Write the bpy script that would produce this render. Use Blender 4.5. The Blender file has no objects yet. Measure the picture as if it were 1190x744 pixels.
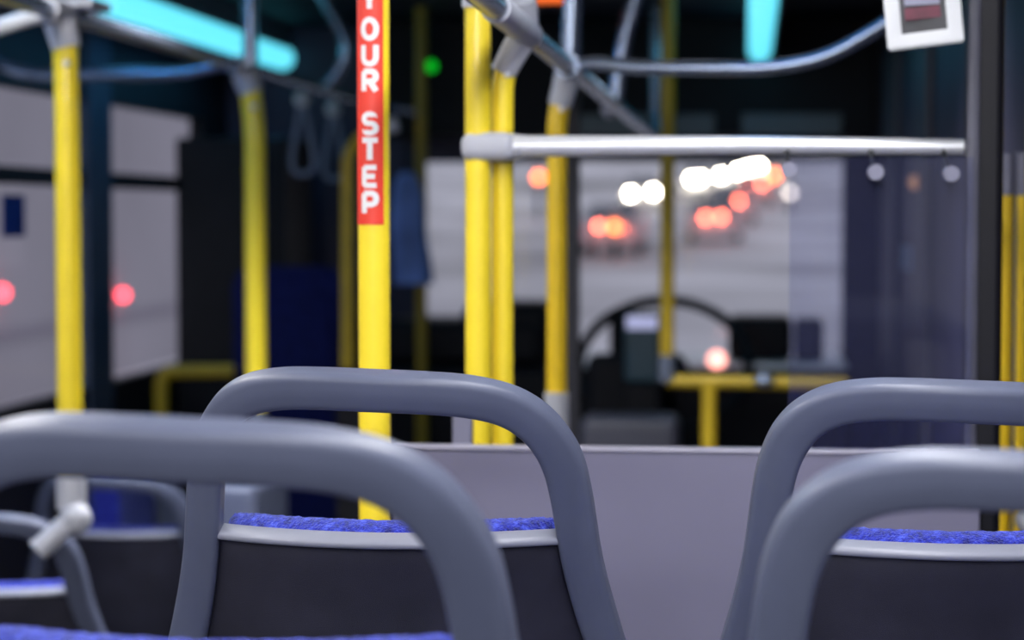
import bpy, bmesh, math, random
from mathutils import Vector, Matrix
random.seed(4)
SC = bpy.context.scene
COL = SC.collection
PI = math.pi
# ------------------------------------------------------------------ camera
F = 2532.0; VX, VY = 870.0, 250.0
CAM = Vector((0, 0, 1.15))
PITCH = math.atan((372 - VY) / F)
YAW = math.atan((VX - 595) / F * math.cos(PITCH))
s_, c_, sp, cp = math.sin(YAW), math.cos(YAW), math.sin(PITCH), math.cos(PITCH)
FWD = Vector((-s_ * cp, c_ * cp, -sp)); RGT = Vector((c_, s_, 0)); UPV = Vector((-s_ * sp, c_ * sp, cp))

def ray(px, py): return FWD + RGT * ((px - 595) / F) + UPV * ((372 - py) / F)
def W(px, py, Y):                       # point of the place seen at a pixel, at bus station Y
    d = ray(px, py); return CAM + d * (Y / d.y)
def WX(px, py, X):
    d = ray(px, py); return CAM + d * (X / d.x)

cam = bpy.data.cameras.new('camera'); co = bpy.data.objects.new('camera', cam); COL.objects.link(co)
co.location = CAM; co.rotation_euler = (PI / 2 - PITCH, 0, YAW)
cam.sensor_fit = 'HORIZONTAL'; cam.sensor_width = 23.5; cam.lens = 23.5 * F / 1190
cam.dof.use_dof = True; cam.dof.focus_distance = 2.2; cam.dof.aperture_fstop = 2.25
cam.dof.aperture_blades = 7; cam.clip_end = 500
SC.camera = co
SC.view_settings.view_transform = 'Standard'; SC.view_settings.look = 'None'

# ------------------------------------------------------------------ materials
def mat(name, col, rough=0.5, metal=0.0, vary=0.12, scale=20.0, bump=0.0, bscale=300.0, emit=None, es=0.0, spec=0.5, coat=0.0):
    m = bpy.data.materials.new(name); m.use_nodes = True
    nt = m.node_tree; b = nt.nodes['Principled BSDF']
    b.inputs['Roughness'].default_value = rough; b.inputs['Metallic'].default_value = metal
    b.inputs['Specular IOR Level'].default_value = spec; b.inputs['Coat Weight'].default_value = coat
    tc = nt.nodes.new('ShaderNodeTexCoord')
    nz = nt.nodes.new('ShaderNodeTexNoise'); nz.inputs['Scale'].default_value = scale; nz.inputs['Detail'].default_value = 4
    nt.links.new(tc.outputs['Object'], nz.inputs['Vector'])
    rp = nt.nodes.new('ShaderNodeValToRGB')
    rp.color_ramp.elements[0].position = 0.3; rp.color_ramp.elements[1].position = 0.7
    rp.color_ramp.elements[0].color = tuple(c * (1 - vary) for c in col) + (1,)
    rp.color_ramp.elements[1].color = tuple(min(1, c * (1 + vary)) for c in col) + (1,)
    nt.links.new(nz.outputs['Fac'], rp.inputs['Fac']); nt.links.new(rp.outputs['Color'], b.inputs['Base Color'])
    if bump:
        n2 = nt.nodes.new('ShaderNodeTexNoise'); n2.inputs['Scale'].default_value = bscale; n2.inputs['Detail'].default_value = 3
        nt.links.new(tc.outputs['Object'], n2.inputs['Vector'])
        bp = nt.nodes.new('ShaderNodeBump'); bp.inputs['Strength'].default_value = bump; bp.inputs['Distance'].default_value = 0.002
        nt.links.new(n2.outputs['Fac'], bp.inputs['Height']); nt.links.new(bp.outputs['Normal'], b.inputs['Normal'])
    if emit:
        b.inputs['Emission Color'].default_value = tuple(emit) + (1,); b.inputs['Emission Strength'].default_value = es
    return m

def glass(name, tint=(0.95, 0.96, 1.0), refl=0.03, haze=0.0):
    m = bpy.data.materials.new(name); m.use_nodes = True
    nt = m.node_tree; nt.nodes.clear()
    o = nt.nodes.new('ShaderNodeOutputMaterial'); t = nt.nodes.new('ShaderNodeBsdfTransparent')
    g = nt.nodes.new('ShaderNodeBsdfGlossy'); g.inputs['Roughness'].default_value = 0.03
    x = nt.nodes.new('ShaderNodeMixShader'); x.inputs['Fac'].default_value = refl
    t.inputs['Color'].default_value = tuple(tint) + (1,)
    nt.links.new(t.outputs[0], x.inputs[1]); nt.links.new(g.outputs[0], x.inputs[2]); last = x
    if haze:                             # bluish diffuse mix, reflection haze put into the pane's colour
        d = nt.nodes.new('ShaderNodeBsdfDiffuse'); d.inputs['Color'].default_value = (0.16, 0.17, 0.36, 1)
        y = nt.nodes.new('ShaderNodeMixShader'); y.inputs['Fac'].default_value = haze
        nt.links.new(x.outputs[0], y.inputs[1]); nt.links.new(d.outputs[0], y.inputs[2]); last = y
    nt.links.new(last.outputs[0], o.inputs[0])
    return m

def fabric():
    m = mat('blue_fabric', (0.05, 0.07, 0.6), rough=0.85, spec=0.2)
    nt = m.node_tree; b = nt.nodes['Principled BSDF']
    tc = [n for n in nt.nodes if n.type == 'TEX_COORD'][0]
    n1 = nt.nodes.new('ShaderNodeTexNoise'); n1.inputs['Scale'].default_value = 110; n1.inputs['Detail'].default_value = 6; n1.inputs['Roughness'].default_value = 0.7
    nt.links.new(tc.outputs['Object'], n1.inputs['Vector'])
    r = nt.nodes.new('ShaderNodeValToRGB'); e = r.color_ramp.elements
    e[0].position = 0.38; e[0].color = (0.005, 0.006, 0.13, 1)
    e[1].position = 0.70; e[1].color = (0.09, 0.14, 0.78, 1)
    k = e.new(0.53); k.color = (0.020, 0.03, 0.40, 1)
    nt.links.new(n1.outputs['Fac'], r.inputs['Fac']); nt.links.new(r.outputs['Color'], b.inputs['Base Color'])
    n2 = nt.nodes.new('ShaderNodeTexNoise'); n2.inputs['Scale'].default_value = 420; n2.inputs['Detail'].default_value = 2
    nt.links.new(tc.outputs['Object'], n2.inputs['Vector'])
    bp = nt.nodes.new('ShaderNodeBump'); bp.inputs['Strength'].default_value = 0.9; bp.inputs['Distance'].default_value = 0.004
    nt.links.new(n2.outputs['Fac'], bp.inputs['Height']); nt.links.new(bp.outputs['Normal'], b.inputs['Normal'])
    b.inputs['Sheen Weight'].default_value = 0.35; b.inputs['Sheen Tint'].default_value = (0.5, 0.6, 1, 1)
    return m

M = dict(
    frame=mat('grey_seat_plastic', (0.083, 0.095, 0.148), 0.43, vary=0.05, bump=0.06, bscale=900, spec=0.4),
    back=mat('dark_textured_shell', (0.022, 0.022, 0.036), 0.6, vary=0.25, scale=14, bump=0.3, bscale=1400, spec=0.3),
    lip=mat('top_lit_grey_lip', (0.23, 0.24, 0.30), 0.4, vary=0.04),  # paler than the frame: light from above put into the lip's colour
    fabric=fabric(),
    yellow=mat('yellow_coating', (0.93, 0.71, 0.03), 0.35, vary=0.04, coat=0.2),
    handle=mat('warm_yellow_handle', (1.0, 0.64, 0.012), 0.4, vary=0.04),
    yellow_dim=mat('underlit_yellow_coating', (0.42, 0.29, 0.010), 0.45, vary=0.1),  # much darker yellow, light falloff towards the front put into the colour
    yellow_far=mat('yellow_coating_dimmed', (0.84, 0.56, 0.012), 0.4, vary=0.08),  # darker copy of the yellow, weaker light painted into the colour
    sleeve=mat('cast_grey_sleeve', (0.45, 0.46, 0.52), 0.45, vary=0.06, bump=0.1),
    steel=mat('brushed_steel', (0.85, 0.86, 0.90), 0.3, 0.45, vary=0.05, scale=60),
    rail=mat('grey_painted_rail', (0.27, 0.32, 0.42), 0.24, 0.75, vary=0.06),
    panel=mat('grey_lavender_laminate', (0.168, 0.162, 0.238), 0.55, vary=0.05, scale=5, bump=0.05, bscale=500),
    trim=mat('panel_edge_trim', (0.33, 0.32, 0.40), 0.4, vary=0.04),
    pillar=mat('dark_grey_pillar', (0.005, 0.005, 0.008), 0.5, vary=0.1, spec=0.3),
    alu=mat('satin_aluminium', (0.20, 0.20, 0.27), 0.4, 0.3, vary=0.06),
    navy=mat('navy_wall_laminate', (0.030, 0.030, 0.064), 0.5, vary=0.12, scale=4, spec=0.3),
    navy2=mat('slate_wall_strip', (0.05, 0.05, 0.07), 0.5, vary=0.1, scale=6),
    black=mat('black_plastic', (0.007, 0.007, 0.010), 0.6, vary=0.2, scale=8, bump=0.1, spec=0.2),
    ceil=mat('dark_ceiling_laminate', (0.010, 0.011, 0.022), 0.65, vary=0.1, scale=3, spec=0.2),
    floor=mat('speckled_floor_vinyl', (0.035, 0.036, 0.045), 0.6, vary=0.4, scale=180),
    teal=mat('teal_grey_board', (0.015, 0.06, 0.085), 0.4, vary=0.1),
    slate=mat('slate_teal_pillar', (0.045, 0.062, 0.095), 0.6, vary=0.1, spec=0.2),
    navyseat=mat('deep_blue_upholstery', (0.006, 0.010, 0.085), 0.85, vary=0.35, scale=40, bump=0.5, bscale=400, spec=0.2),
    jacket=mat('blue_cloth', (0.14, 0.22, 0.52), 0.85, vary=0.3, scale=9, bump=0.3, bscale=120),
    white=mat('white_frame_plastic', (0.55, 0.56, 0.58), 0.45, vary=0.03),
    red=mat('red_vinyl_sticker', (0.86, 0.055, 0.03), 0.4, vary=0.03),
    lett=mat('white_vinyl_letter', (0.88, 0.86, 0.86), 0.4, vary=0.02),
    strap=mat('grey_rubber_strap', (0.17, 0.20, 0.27), 0.55, vary=0.1),
    tube=mat('cyan_light_diffuser', (0.5, 0.8, 0.9), 0.4, emit=(0.14, 0.80, 1.0), es=1.15),
    fix=mat('fixture_housing', (0.12, 0.14, 0.18), 0.5, vary=0.06),
    led_o=mat('orange_led', (0.3, 0.05, 0.01), 0.4, emit=(1, 0.16, 0.02), es=1.4),
    led_g=mat('green_led', (0.01, 0.2, 0.02), 0.4, emit=(0.0, 0.35, 0.01), es=1.6),
    screen=mat('lit_screen', (0.3, 0.3, 0.4), 0.3, emit=(0.45, 0.47, 0.75), es=0.75),
    poster=mat('dark_notice_print', (0.022, 0.022, 0.028), 0.5, vary=0.5, scale=25),
    maroon=mat('maroon_print', (0.11, 0.015, 0.035), 0.5, vary=0.3, scale=30),
    dashtop=mat('dashboard_top', (0.62, 0.68, 0.75), 0.35, 0.6, vary=0.1, scale=6),
    glass=glass('window_glass'),
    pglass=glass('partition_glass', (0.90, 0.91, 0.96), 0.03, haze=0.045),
    building=mat('grey_render_facade', (0.45, 0.43, 0.47), 0.8, vary=0.12, scale=0.35),
    bband=mat('facade_band', (0.33, 0.31, 0.36), 0.8, vary=0.12, scale=0.6),
    bluesign=mat('blue_sign_face', (0.004, 0.035, 0.21), 0.6, vary=0.1, scale=3, spec=0.1),
    redlamp=mat('red_lamp', (0.5, 0.02, 0.03), 0.4, emit=(1.0, 0.06, 0.08), es=9),
    road=mat('wet_snowy_road', (0.60, 0.59, 0.605), 0.75, vary=0.6, scale=0.11),
    car=mat('silver_car_paint', (0.42, 0.43, 0.47), 0.35, 0.2, vary=0.05),
    carglass=mat('car_window', (0.10, 0.11, 0.13), 0.15),
    tyre=mat('tyre_rubber', (0.03, 0.03, 0.03), 0.8),
    head=mat('headlight_lens', (0.9, 0.9, 0.8), 0.2, emit=(1, 0.88, 0.62), es=80),
    tail=mat('taillight_lens', (0.5, 0.03, 0.02), 0.2, emit=(1, 0.14, 0.07), es=24),
    amber=mat('amber_lamp_lens', (0.6, 0.2, 0.02), 0.3, emit=(1, 0.17, 0.03), es=15),
    pale=mat('pale_street_lamp', (0.6, 0.6, 0.55), 0.3, emit=(1, 0.85, 0.7), es=6),
    pink=mat('pink_indicator_lens', (0.5, 0.2, 0.2), 0.3, emit=(1, 0.40, 0.33), es=3.0),
)

# ------------------------------------------------------------------ mesh helpers
def finish(bm, ang=40):
    bmesh.ops.recalc_face_normals(bm, faces=bm.faces)
    for f in bm.faces: f.smooth = True
    lim = math.radians(ang)
    for e in bm.edges:
        if len(e.link_faces) == 2:
            try: e.smooth = e.calc_face_angle() < lim
            except Exception: pass

def wloc(o):
    v = Vector((0, 0, 0))
    while o is not None:
        v += o.location; o = o.parent
    return v

def obj(name, bm, material, parent=None, ang=40, label=None):
    finish(bm, ang)
    off = wloc(parent) if parent is not None else None
    if off is None:                      # top-level mesh: origin at the centre of its base
        if bm.verts:
            xs = [v.co.x for v in bm.verts]; ys = [v.co.y for v in bm.verts]; zs = [v.co.z for v in bm.verts]
            off = Vector(((min(xs) + max(xs)) / 2, (min(ys) + max(ys)) / 2, min(zs)))
        else: off = Vector()
    bmesh.ops.translate(bm, verts=bm.verts, vec=-off)
    me = bpy.data.meshes.new(name); bm.to_mesh(me); bm.free()
    o = bpy.data.objects.new(name, me); me.materials.append(material); COL.objects.link(o)
    if parent is not None: o.parent = parent
    else: o.location = off
    if ang <= 45:
        wn = o.modifiers.new('weighted_normals', 'WEIGHTED_NORMAL'); wn.keep_sharp = True; wn.weight = 80
    if label: o['label'] = label
    return o

def thing(name, label, cat, loc, group=None):
    o = bpy.data.objects.new(name, None); COL.objects.link(o); o.empty_display_size = 0.1
    o.location = loc; o['label'] = label; o['category'] = cat
    if group: o['group'] = group
    return o
def tag(o, label, cat, group=None):
    o['label'] = label; o['category'] = cat
    if group: o['group'] = group
    return o
def struct(name, bm, m, parent=None):
    o = obj(name, bm, m, parent)
    if parent is None: o['kind'] = 'structure'
    return o
def dup(root, loc, label, scale=(1, 1, 1), rz=0.0):
    r = root.copy(); COL.objects.link(r); r.location = loc; r.scale = scale; r.rotation_euler = (0, 0, rz); r['label'] = label
    for ch in list(root.children):
        c = ch.copy(); COL.objects.link(c); c.parent = r
        for g in list(ch.children):
            d = g.copy(); COL.objects.link(d); d.parent = c
    return r

def box(bm, lo, hi, bev=0.0, seg=2, rot=None):
    lo = Vector(lo); hi = Vector(hi); c = (lo + hi) / 2; s = hi - lo
    r = bmesh.ops.create_cube(bm, size=1.0); vs = r['verts']
    bmesh.ops.scale(bm, verts=vs, vec=s)
    if bev > 0:
        es = list({e for v in vs for e in v.link_edges})
        rr = bmesh.ops.bevel(bm, geom=es, offset=min(bev, min(s) * 0.45), segments=seg, affect='EDGES', profile=0.5)
        vs = list({v for f in rr['faces'] for v in f.verts} | {v for v in vs if v.is_valid})
    if rot is not None: bmesh.ops.rotate(bm, verts=vs, cent=(0, 0, 0), matrix=rot)
    bmesh.ops.translate(bm, verts=vs, vec=c)
    return bm
def B(*boxes):
    bm = bmesh.new()
    for b in boxes: box(bm, *b)
    return bm

def fillet(pts, r, n=6):
    pts = [Vector(p) for p in pts]; out = [pts[0]]
    for i in range(1, len(pts) - 1):
        a, b, c = pts[i - 1], pts[i], pts[i + 1]
        d1 = (a - b); d2 = (c - b); t = min(r, d1.length * 0.49, d2.length * 0.49)
        p0 = b + d1.normalized() * t; p1 = b + d2.normalized() * t
        for k in range(n + 1):
            q = k / n; out.append(p0 * (1 - q) ** 2 + b * 2 * q * (1 - q) + p1 * q * q)
    out.append(pts[-1]); return out

def tube(bm, pts, r, seg=16, bend=0.0, caps=True, r1=None, closed=False):
    pts = fillet(pts, bend) if bend else [Vector(p) for p in pts]
    n = len(pts); rings = []
    t0 = (pts[1] - pts[0]).normalized()
    ref = Vector((0, 0, 1)) if abs(t0.z) < 0.9 else Vector((0, 1, 0))
    u = t0.cross(ref).normalized()
    for i, p in enumerate(pts):
        if closed: t = (pts[(i + 1) % n] - pts[i - 1]).normalized()
        elif i == 0: t = t0
        elif i == n - 1: t = (pts[-1] - pts[-2]).normalized()
        else: t = ((pts[i + 1] - p).normalized() + (p - pts[i - 1]).normalized()).normalized()
        u = (u - t * u.dot(t)).normalized(); v = t.cross(u)
        rad = r if r1 is None else r + (r1 - r) * i / (n - 1)
        rings.append([bm.verts.new(p + (u * math.cos(a) + v * math.sin(a)) * rad) for a in [2 * PI * k / seg for k in range(seg)]])
    for i in range(n if closed else n - 1):
        A, Bq = rings[i], rings[(i + 1) % n]
        for k in range(seg):
            bm.faces.new((A[k], A[(k + 1) % seg], Bq[(k + 1) % seg], Bq[k]))
    if caps and not closed:
        bm.faces.new(rings[0][::-1]); bm.faces.new(rings[-1])
    return bm
def T(pts, r, **k): return tube(bmesh.new(), pts, r, **k)

def ball(bm, c, r, sc=(1, 1, 1), seg=14):
    q = bmesh.ops.create_uvsphere(bm, u_segments=seg, v_segments=seg // 2 + 2, radius=r)
    bmesh.ops.scale(bm, verts=q['verts'], vec=sc); bmesh.ops.translate(bm, verts=q['verts'], vec=c)
    return bm
def ringwall(bm, path, prof):            # prof: list of (offset_u, offset_v) about a path in 3D, see seat frame
    pass

# ------------------------------------------------------------------ bus seat
K = 2.16 / 2532.0
REC = math.radians(15)
CL = [(0, 22.5), (60, 23), (104, 26), (142, 35), (170, 52), (190, 77), (203, 108), (210, 143), (214.5, 178), (220, 220), (229, 265), (242, 316), (262, 390), (272, 460), (266, 540), (246, 640)]
def catmull(P, n=6):
    out = []
    for i in range(len(P) - 1):
        p0 = Vector(P[max(i - 1, 0)]); p1 = Vector(P[i]); p2 = Vector(P[i + 1]); p3 = Vector(P[min(i + 2, len(P) - 1)])
        if i == 0: p0 = Vector((-P[1][0], P[1][1]))
        for k in range(n):
            t = k / n
            out.append(0.5 * ((2 * p1) + (p2 - p0) * t + (2 * p0 - 5 * p1 + 4 * p2 - p3) * t * t + (3 * p1 - p0 - 3 * p2 + p3) * t ** 3))
    out.append(Vector(P[-1])); return out
HALF = [Vector((a, b)) for a, b in catmull([Vector(p).to_2d() for p in CL])]
def legu(w):                              # centre of the upright at distance w (px) below the rail top
    for i in range(len(HALF) - 1):
        if HALF[i].y <= w <= HALF[i + 1].y and w > 60:
            t = (w - HALF[i].y) / max(1e-6, HALF[i + 1].y - HALF[i].y); return HALF[i].x + (HALF[i + 1].x - HALF[i].x) * t
    return HALF[-1].x
def S(u, w, n=0.0):                       # seat-back surface: u sideways, w down the back, n towards the rear (metres)
    u *= 1.065; w *= 1.09
    wrap = 0.045 * (min(abs(u), 0.2) / 0.17) ** 2
    fade = max(0.0, min(1.0, (0.15 - w) / 0.09))
    y = wrap + w * math.sin(REC) - n * math.cos(REC)
    z = 1.0 - w * math.cos(REC) - n * math.sin(REC) - 0.034 * u * fade
    return Vector((u, y, z))
def superell(a, b, n, e):
    out = []
    for k in range(n):
        t = 2 * PI * k / n; c, s = math.cos(t), math.sin(t)
        out.append((a * math.copysign(abs(c) ** (2 / e), c), b * math.copysign(abs(s) ** (2 / e), s)))
    return out
def roundrect(a, b, r, crown=0.0012, m=7):
    out = []
    for sx, sy, t0 in ((1, 1, 0), (-1, 1, 90), (-1, -1, 180), (1, -1, 270)):
        for k in range(m):
            t = math.radians(t0 + 90 * k / (m - 1)); out.append((sx * (a - r) + r * math.cos(t), sy * (b - r) + r * math.sin(t)))
        if t0 in (0, 180):               # slight crown on the two wide faces
            for f in (0.5, 0.0, -0.5): out.append((sx * (a - r) * f, sy * (b + crown * (1 - f * f))))
    return out
def sweep_back(bm, path, a, b, e=2.8, seg=24, n0=0.0):
    sec = superell(a, b, seg, e) if e > 0 else roundrect(a, b, 0.0085); seg = len(sec); rings = []
    for i, p in enumerate(path):
        t = (path[min(i + 1, len(path) - 1)] - path[max(i - 1, 0)]).normalized(); pr = Vector((-t.y, t.x))
        g = 1.0 - 0.07 * abs(t.x) if a > 0.01 else 1.0
        rings.append([bm.verts.new(S(p.x + pr.x * q[0] * g, p.y + pr.y * q[0] * g, n0 + q[1])) for q in sec])
    for i in range(len(rings) - 1):
        for k in range(seg):
            bm.faces.new((rings[i][k], rings[i][(k + 1) % seg], rings[i + 1][(k + 1) % seg], rings[i + 1][k]))
    bm.faces.new(rings[0][::-1]); bm.faces.new(rings[-1])
    return bm
def pillow_back(bm, hw, w0, w1, n0, h, nu=40, nw=30, pw=4, fuzz=0.0):
    g = {}
    for side in (1, -1):
        for i in range(nu + 1):
            a = math.sin((2 * i / nu - 1) * PI / 2)
            for j in range(nw + 1):
                b = math.sin((2 * j / nw - 1) * PI / 2)
                edge = i in (0, nu) or j in (0, nw)
                if side == -1 and edge: g[(side, i, j)] = g[(1, i, j)]; continue
                w = (w0 + w1) / 2 + (w1 - w0) / 2 * b
                th = h * math.sqrt(max(0, (1 - abs(a) ** pw) * (1 - abs(b) ** pw)))
                cr = 1.0 - 0.035 * max(0, abs(b) - 0.96) / 0.04 if fuzz else 1.0
                f = random.uniform(-fuzz, fuzz)
                g[(side, i, j)] = bm.verts.new(S(a * hw(w) * cr, w + f, n0 + side * th + f))
    for side in (1, -1):
        for i in range(nu):
            for j in range(nw):
                q = [g[(side, i, j)], g[(side, i + 1, j)], g[(side, i + 1, j + 1)], g[(side, i, j + 1)]]
                try: bm.faces.new(q if side == 1 else q[::-1])
                except ValueError: pass
    return bm

def make_seat(label):
    r = thing('bus_seat', label, 'bus seat', (0, 0, 0), 'grey bus seats with blue cushions')
    path = [Vector((-p.x, p.y)) * K for p in HALF[:0:-1]] + [p * K for p in HALF]
    obj('back_frame', sweep_back(bmesh.new(), path, 22.5 * K, 0.0175, e=-1), M['frame'], r, 60)
    inner = lambda w: (legu(w / K) - 19) * K
    obj('back_shell', pillow_back(bmesh.new(), inner, 202 * K, 650 * K, 0.002, 0.007, pw=24), M['back'], r, 50)
    li = inner(198 * K) + 2 * K
    obj('shell_lip', sweep_back(bmesh.new(), [Vector((-li + 2 * li * k / 24, 198.5 * K)) for k in range(25)], 5.6 * K, 0.0155, e=3.0, n0=-0.002), M['lip'], r, 60)
    cu = lambda w: (legu(w / K) - 23) * K
    obj('back_cushion', pillow_back(bmesh.new(), cu, 191 * K, 630 * K, -0.034, 0.026, 90, 70, pw=20, fuzz=0.0007), M['fabric'], r, 80)
    # lower half: pan, cushion, pedestal
    bm = bmesh.new(); box(bm, (-0.215, 0.13, 0.395), (0.215, 0.50, 0.425), 0.014, 3); obj('seat_pan', bm, M['frame'], r)
    bm = bmesh.new(); box(bm, (-0.2, 0.19, 0.426), (0.2, 0.50, 0.478), 0.024, 4); obj('seat_cushion', bm, M['fabric'], r)
    bm = bmesh.new(); box(bm, (-0.05, 0.20, 0.012), (0.05, 0.42, 0.394), 0.012, 2); box(bm, (-0.1, 0.14, 0.0), (0.1, 0.47, 0.012)); obj('pedestal', bm, M['alu'], r)
    return r

LOW = -0.35
def place_seat(src, px, py, Y, label, floor=0.0, sc=1.0, hz=None):
    p = W(px, py, Y); h = p.z - floor
    o = src if src else make_seat(label)
    if src: o = dup(src, (p.x, p.y, floor), label, (sc, sc, h))
    else: o.location = (p.x, p.y, floor); o.scale = (sc, sc, h)
    return o
seatB = place_seat(None, 432, 431, 2.125, 'grey bus seat in sharp focus at middle, directly behind the yellow lettered pole')
seatC = place_seat(seatB, 1127, 444, 2.16, 'grey bus seat in focus at far right, second row, before the glass partition')
seatA = place_seat(seatB, 203, 487.5, 1.40, 'blurred nearest grey bus seat at lower left, its wide rail crossing the foreground')
seatD = place_seat(seatB, 1241, 529, 1.50, 'blurred nearest grey bus seat at lower right corner, dark back shell below')
seatE = place_seat(seatB, -44, 596, 4.05, 'small blurred grey bus seat at left edge, clamped to a yellow pole foot', LOW)
seatF = place_seat(seatB, 120, 553, 5.2, 'small blurred grey bus seat at lower left, one row beyond the pole foot', LOW, 0.96)

# ------------------------------------------------------------------ poles
def pole_thing(label, loc, group='yellow grab poles'):
    return thing('grab_pole', label, 'grab pole', loc, group)
def rod(bm, a, b, r, **k): return tube(bm, [a, b], r, **k)

# lettered pole
b0 = W(436, 700, 2.70); PX, PY = b0.x, 2.70
R0 = 0.0198
pz = thing('grab_pole', 'yellow pole with red strip reading YOUR STEP down its upper half', 'grab pole', (PX, PY, 0), 'yellow grab poles')
obj('tube', T([(PX, PY, 0.012), (PX, PY, 1.83)], R0, seg=32), M['yellow'], pz)
obj('floor_flange', T([(PX, PY, 0.0), (PX, PY, 0.014)], 0.045, seg=24), M['sleeve'], pz)
obj('ceiling_flange', T([(PX, PY, 1.826), (PX, PY, 1.85)], 0.045, seg=24), M['sleeve'], pz)
toc = math.atan2(CAM.y - PY, CAM.x - PX)      # bearing from pole to aisle end
def cyl(ang, z, r): return Vector((PX + math.cos(ang) * r, PY + math.sin(ang) * r, z))
def zpx(py): return W(436, py, PY - R0).z
a0, a1 = toc - math.radians(80), toc + math.radians(36)
# screen-right corresponds to increasing angle seen from the rear
bm = bmesh.new(); zt, zb = zpx(-16), zpx(261); nA = 24; grid = []
for i in range(nA + 1):
    a = a0 + (a1 - a0) * i / nA
    grid.append([[bm.verts.new(cyl(a, z, R0 + o)) for o in (0.0002, 0.0009)] for z in (zb, zt)])
for i in range(nA):
    q, w = grid[i], grid[i + 1]
    bm.faces.new((q[0][1], w[0][1], w[1][1], q[1][1])); bm.faces.new((q[0][0], q[1][0], w[1][0], w[0][0]))
    bm.faces.new((q[1][0], q[1][1], w[1][1], w[1][0])); bm.faces.new((q[0][0], w[0][0], w[0][1], q[0][1]))
for q in (grid[0], grid[-1]): bm.faces.new((q[0][0], q[0][1], q[1][1], q[1][0]))
stick = obj('warning_strip', bm, M['red'], pz, label='red strip with white upright letters YOUR STEP')
# letters as bold strokes in a 0..1 box, drawn upright and wrapped round the pole
def arc(cx, cy, rx, ry, t0, t1, n=12): return [(cx + rx * math.cos(math.radians(t0 + (t1 - t0) * k / n)), cy + ry * math.sin(math.radians(t0 + (t1 - t0) * k / n))) for k in range(n + 1)]
GL = {
 'Y': [[(0.1, 0.92), (0.5, 0.48)], [(0.9, 0.92), (0.5, 0.48)], [(0.5, 0.5), (0.5, 0.08)]],
 'O': [arc(0.5, 0.5, 0.38, 0.40, 0, 360, 28)],
 'U': [[(0.14, 0.92), (0.14, 0.4)] + arc(0.5, 0.4, 0.36, 0.30, 180, 360, 14) + [(0.86, 0.92)]],
 'R': [[(0.16, 0.08), (0.16, 0.90)], [(0.16, 0.90), (0.55, 0.90)] + arc(0.58, 0.69, 0.27, 0.21, 90, -90, 10) + [(0.16, 0.48)], [(0.5, 0.48), (0.87, 0.08)]],
 'S': [arc(0.5, 0.70, 0.33, 0.20, 25, 250, 14) + arc(0.5, 0.30, 0.35, 0.21, 70, -155, 14)],
 'T': [[(0.06, 0.90), (0.94, 0.90)], [(0.5, 0.90), (0.5, 0.08)]],
 'E': [[(0.17, 0.08), (0.17, 0.92)], [(0.17, 0.90), (0.86, 0.90)], [(0.17, 0.5), (0.78, 0.5)], [(0.17, 0.10), (0.86, 0.10)]],
 'P': [[(0.16, 0.08), (0.16, 0.90)], [(0.16, 0.90), (0.55, 0.90)] + arc(0.58, 0.67, 0.27, 0.23, 90, -90, 10) + [(0.16, 0.44)]],
}
def letter(bm, ch, ac, z0, h, wdt, sw):
    def P(x, z, o): return cyl(ac + (x - 0.5) * wdt / R0, z0 + z * h, R0 + o)
    hs = sw / 2
    for st in GL[ch]:
        fine = []
        for i in range(len(st) - 1):
            n = max(1, int(abs(st[i + 1][0] - st[i][0]) / 0.12))
            for k in range(n): fine.append((st[i][0] + (st[i + 1][0] - st[i][0]) * k / n, st[i][1] + (st[i + 1][1] - st[i][1]) * k / n))
        fine.append(st[-1]); rows = []
        asp = wdt / h
        for i, p in enumerate(fine):
            q0, q1 = fine[max(0, i - 1)], fine[min(len(fine) - 1, i + 1)]
            if len(st) > 20 and i in (0, len(fine) - 1): q0, q1 = fine[-2], fine[1]
            tx, tz = (q1[0] - q0[0]) * asp, q1[1] - q0[1]; L = math.hypot(tx, tz) or 1
            nx, nz = -tz / L * hs / asp, tx / L * hs
            rows.append([bm.verts.new(P(p[0] + nx * s, p[1] + nz * s, 0.0014)) for s in (-1, -0.33, 0.33, 1)])
        for i in range(len(rows) - 1):
            for k in range(3): bm.faces.new((rows[i][k], rows[i][k + 1], rows[i + 1][k + 1], rows[i + 1][k]))
ac = toc - math.asin(max(-1, min(1, 4.5 * 2.7 / F / R0)))
for ch, y0, y1 in (('Y', -13, 12), ('O', 20, 47), ('U', 50, 77), ('R', 80, 108), ('S', 130, 157), ('T', 160, 188), ('E', 192, 218), ('P', 222, 250)):
    bm = bmesh.new(); letter(bm, ch, ac, zpx(y1), zpx(y0) - zpx(y1), 0.0215, 0.235); obj('letter', bm, M['lett'], stick)

def bent_pole(label, pxc, Y, ytop, bend_y, top_px, ybot, r, m, sleeve_px, ysl, group='yellow grab poles', foot=None):
    """upright tube that leans near its top into a cast sleeve on the overhead rail"""
    p0 = W(pxc, ybot, Y); pb = W(pxc, bend_y, Y); pt = W(top_px, ytop, Y); ps = W(sleeve_px, ysl, Y)
    z0 = p0.z if foot is None else foot
    pb.x = p0.x
    t = pole_thing(label, (p0.x, Y, z0), group)
    obj('tube', T([(p0.x, Y, z0 + 0.001), pb, pt], r, seg=20, bend=0.05), m, t)
    ax = Vector((RAIL[0], Y, RAIL[1])); ps = ax - (ax - pt).normalized() * (RAIL[2] + r * 0.15)
    d = (ps - pt).normalized()
    obj('top_sleeve', T([pt - d * 0.01, ps], r * 1.16, seg=20, r1=r * 1.3), M['sleeve'], t)
    q = pb.lerp(pt, 0.55)
    bm = bmesh.new(); ball(bm, q + Vector((0.35 * r, -r * 0.93, 0)), r * 0.3); obj('screw', bm, M['steel'], t)
    return t, ps
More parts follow.
